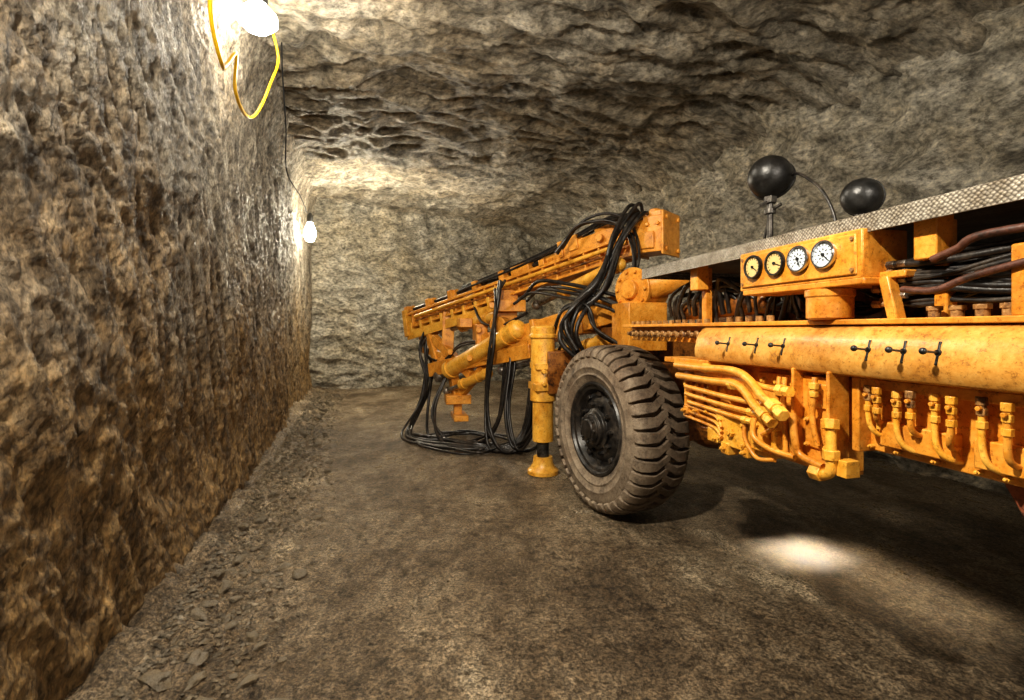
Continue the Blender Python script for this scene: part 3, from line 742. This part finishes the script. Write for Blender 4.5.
whose([(0.35,4.3,1.1),(0.45,4.1,1.40),(0.6,4.0,1.45),(0.7,3.9,1.25),(0.85,3.8,1.15)],0.015,0.05,2)
whose([(-0.12,5.15,1.68),(-0.17,5.05,1.45),(-0.20,5.05,1.0),(-0.28,5.1,0.5),(-0.24,5.0,0.12),(-0.05,4.85,0.04),(0.14,4.85,0.25),(0.22,4.85,0.8),(0.3,4.75,1.25)],0.017,0.05,4,wide=0.06)
whose([(0.05,5.1,1.3),(0.03,5.0,0.9),(-0.02,4.9,0.45),(0.06,4.8,0.12),(0.2,4.7,0.3),(0.32,4.6,0.7),(0.42,4.3,1.05)],0.016,0.05,3,wide=0.08)
whose([(-1.02,6.2,1.2),(-1.06,6.05,0.95),(-0.98,6.0,0.6),(-1.10,6.0,0.25),(-1.16,5.7,0.04),(-0.98,5.25,0.04),(-0.5,5.0,0.04),(-0.1,4.95,0.04),(0.15,5.0,0.2),(0.25,5.0,0.7)],0.016,0.05,3,wide=0.12)
whose([(-0.95,6.1,0.9),(-1.02,6.1,0.4),(-1.08,5.9,0.04),(-0.95,5.5,0.04),(-0.6,5.3,0.04),(-0.2,5.1,0.04),(0.1,4.95,0.04),(0.28,4.9,0.3),(0.3,4.8,0.8)],0.016,0.06,3,wide=0.16)
whose([(-0.75,5.8,0.75),(-0.9,5.6,0.3),(-0.75,5.35,0.05),(-0.4,5.2,0.05),(-0.15,5.1,0.25),(-0.05,5.1,0.9)],0.015,0.05,2,wide=0.06)
whose([(-0.9,5.5,0.03),(-0.6,5.75,0.03),(-0.2,5.6,0.03),(0.0,5.2,0.03),(-0.3,4.85,0.03),(-0.75,5.0,0.03),(-0.95,5.35,0.03)],0.015,0.07,3,wide=0.05)
whose([(-0.5,5.7,1.55),(-0.35,5.3,1.3),(-0.15,5.1,1.25),(0.1,4.9,1.35)],0.014,0.05,1)
whose([(-1.1,6.3,1.15),(-1.0,6.1,0.9),(-0.8,5.9,0.85),(-0.55,5.6,1.05),(-0.3,5.3,1.1)],0.014,0.05,2)

# ------------------------------------------------------------------ lamps on the rock wall
def hanging_lamp(loc, rb, h, label):
    e=empty("hanging_lamp",loc); top(e,label,"lamp")
    g=G(); g.lathe((0,0,0),(0,0,1),[(0.0,-h*0.5),(rb*0.6,-h*0.45),(rb,-h*0.2),(rb*0.95,h*0.05),(rb*0.5,h*0.35),(rb*0.4,h*0.45),(0,h*0.45)],20); g.obj("light_bulb",e,M_bulb)
    g=G(); g.lathe((0,0,h*0.42),(0,0,1),[(rb*0.45,0),(rb*0.5,0.02),(rb*0.5,h*0.3),(rb*0.2,h*0.45),(0,h*0.45)],16); g.obj("lamp_socket",e,M_blk)
hanging_lamp((-1.76,3.46,3.37),0.13,0.20,"bright bare lamp hanging high beside the rock wall")
hanging_lamp((-3.20,7.92,2.76),0.09,0.34,"glowing bare bulb hanging on a wire by the wall")
def free_tube(name,pts,r,mat,label,cat):
    g=G(); g.tube(pts,r,10,10); o=g.obj(name,None,mat); top(o,label,cat); return o
free_tube("power_cable",[(-1.30,2.15,2.75),(-1.34,2.23,2.58),(-1.39,2.40,2.47),(-1.46,2.56,2.56),(-1.50,2.72,2.70),(-1.49,2.69,2.5),(-1.55,2.88,2.46),(-1.625,3.125,2.53),(-1.72,3.43,2.74),(-1.79,3.70,3.02),(-1.80,3.85,3.28),(-1.80,3.75,3.45),(-1.78,3.6,3.47)],0.0095,M_cable,"yellow rubber power cable looped along the rock wall","cable")
free_tube("lamp_wire",[(-1.82,3.95,3.47),(-1.95,4.25,3.36),(-2.08,4.6,3.05),(-2.25,5.0,2.78),(-2.62,6.2,2.85),(-3.08,7.5,2.97),(-3.19,7.78,3.04)],0.006,M_ink,"thin black wire strung between the lamps","wire")

# ------------------------------------------------------------------ lights
def light(kind,name,loc,energy,color,size=0.1,target=None,**kw):
    l=bpy.data.lights.new(name,kind); l.energy=energy; l.color=color
    if kind=='AREA': l.size=size
    else: l.shadow_soft_size=size
    for k,v in kw.items(): setattr(l,k,v)
    o=bpy.data.objects.new(name,l); o.location=loc
    if target is not None:
        o.rotation_euler=(Vector(target)-Vector(loc)).to_track_quat('-Z','Y').to_euler()
    col.objects.link(o); return o
light('POINT',"lamp_and_fill_light",(-1.2,3.3,3.0),72,(1,0.92,0.78),0.05)
light('POINT',"lamp_and_fill_light",(-2.45,7.9,2.75),175,(1,0.90,0.70),0.06)
light('POINT',"lamp_and_fill_light",(-0.9,8.2,2.4),75,(1,0.93,0.8),0.12)  # added fill to brighten the back wall; no lamp hangs here
light('AREA',"unseen_light",(-0.75,0.5,3.0),140,(1,0.91,0.76),0.12,target=(1.4,2.6,0.9))
light('AREA',"unseen_light",(1.6,-1.2,2.4),75,(1,0.91,0.78),0.3,target=(-1.2,3.6,1.5))  # added fill behind the camera to brighten the left wall; unseen source
def RL(u,v,z): 
    return (O.x-0.2186*u-0.9758*v, O.y+0.9758*u-0.2186*v, z)
light('AREA',"unseen_light",RL(-1.05,-2.3,0.95),1.5,(1,0.84,0.6),0.85,target=RL(-1.05,-0.95,0.0),shape='RECTANGLE',size_y=0.10,spread=math.radians(16))  # unseen narrow beam, added to lay a streak of light under the rig
light('AREA',"unseen_light",RL(-0.68,-2.35,0.8),2.3,(1,0.93,0.78),0.30,target=RL(-0.68,-0.85,0.0),shape='RECTANGLE',size_y=0.10,spread=math.radians(8))  # second added beam, shaped to make the bright floor patch
light('POINT',"unseen_light",(3.0,6.6,2.2),60,(1,0.92,0.8),0.2)  # unseen light beyond the rig, no lamp modelled for it
w=bpy.data.worlds.new("world"); scene.world=w; w.use_nodes=True
bg=w.node_tree.nodes["Background"]; bg.inputs[0].default_value=(1,0.91,0.78,1); bg.inputs[1].default_value=0.33

# ------------------------------------------------------------------ camera
cam=bpy.data.cameras.new("camera"); co=bpy.data.objects.new("camera",cam); col.objects.link(co)
co.location=(0,0,1.2); co.rotation_euler=(math.pi/2,0,0)
cam.sensor_width=36; cam.lens=500/1024*36; cam.shift_y=-20/1024; cam.clip_start=0.05
scene.camera=co
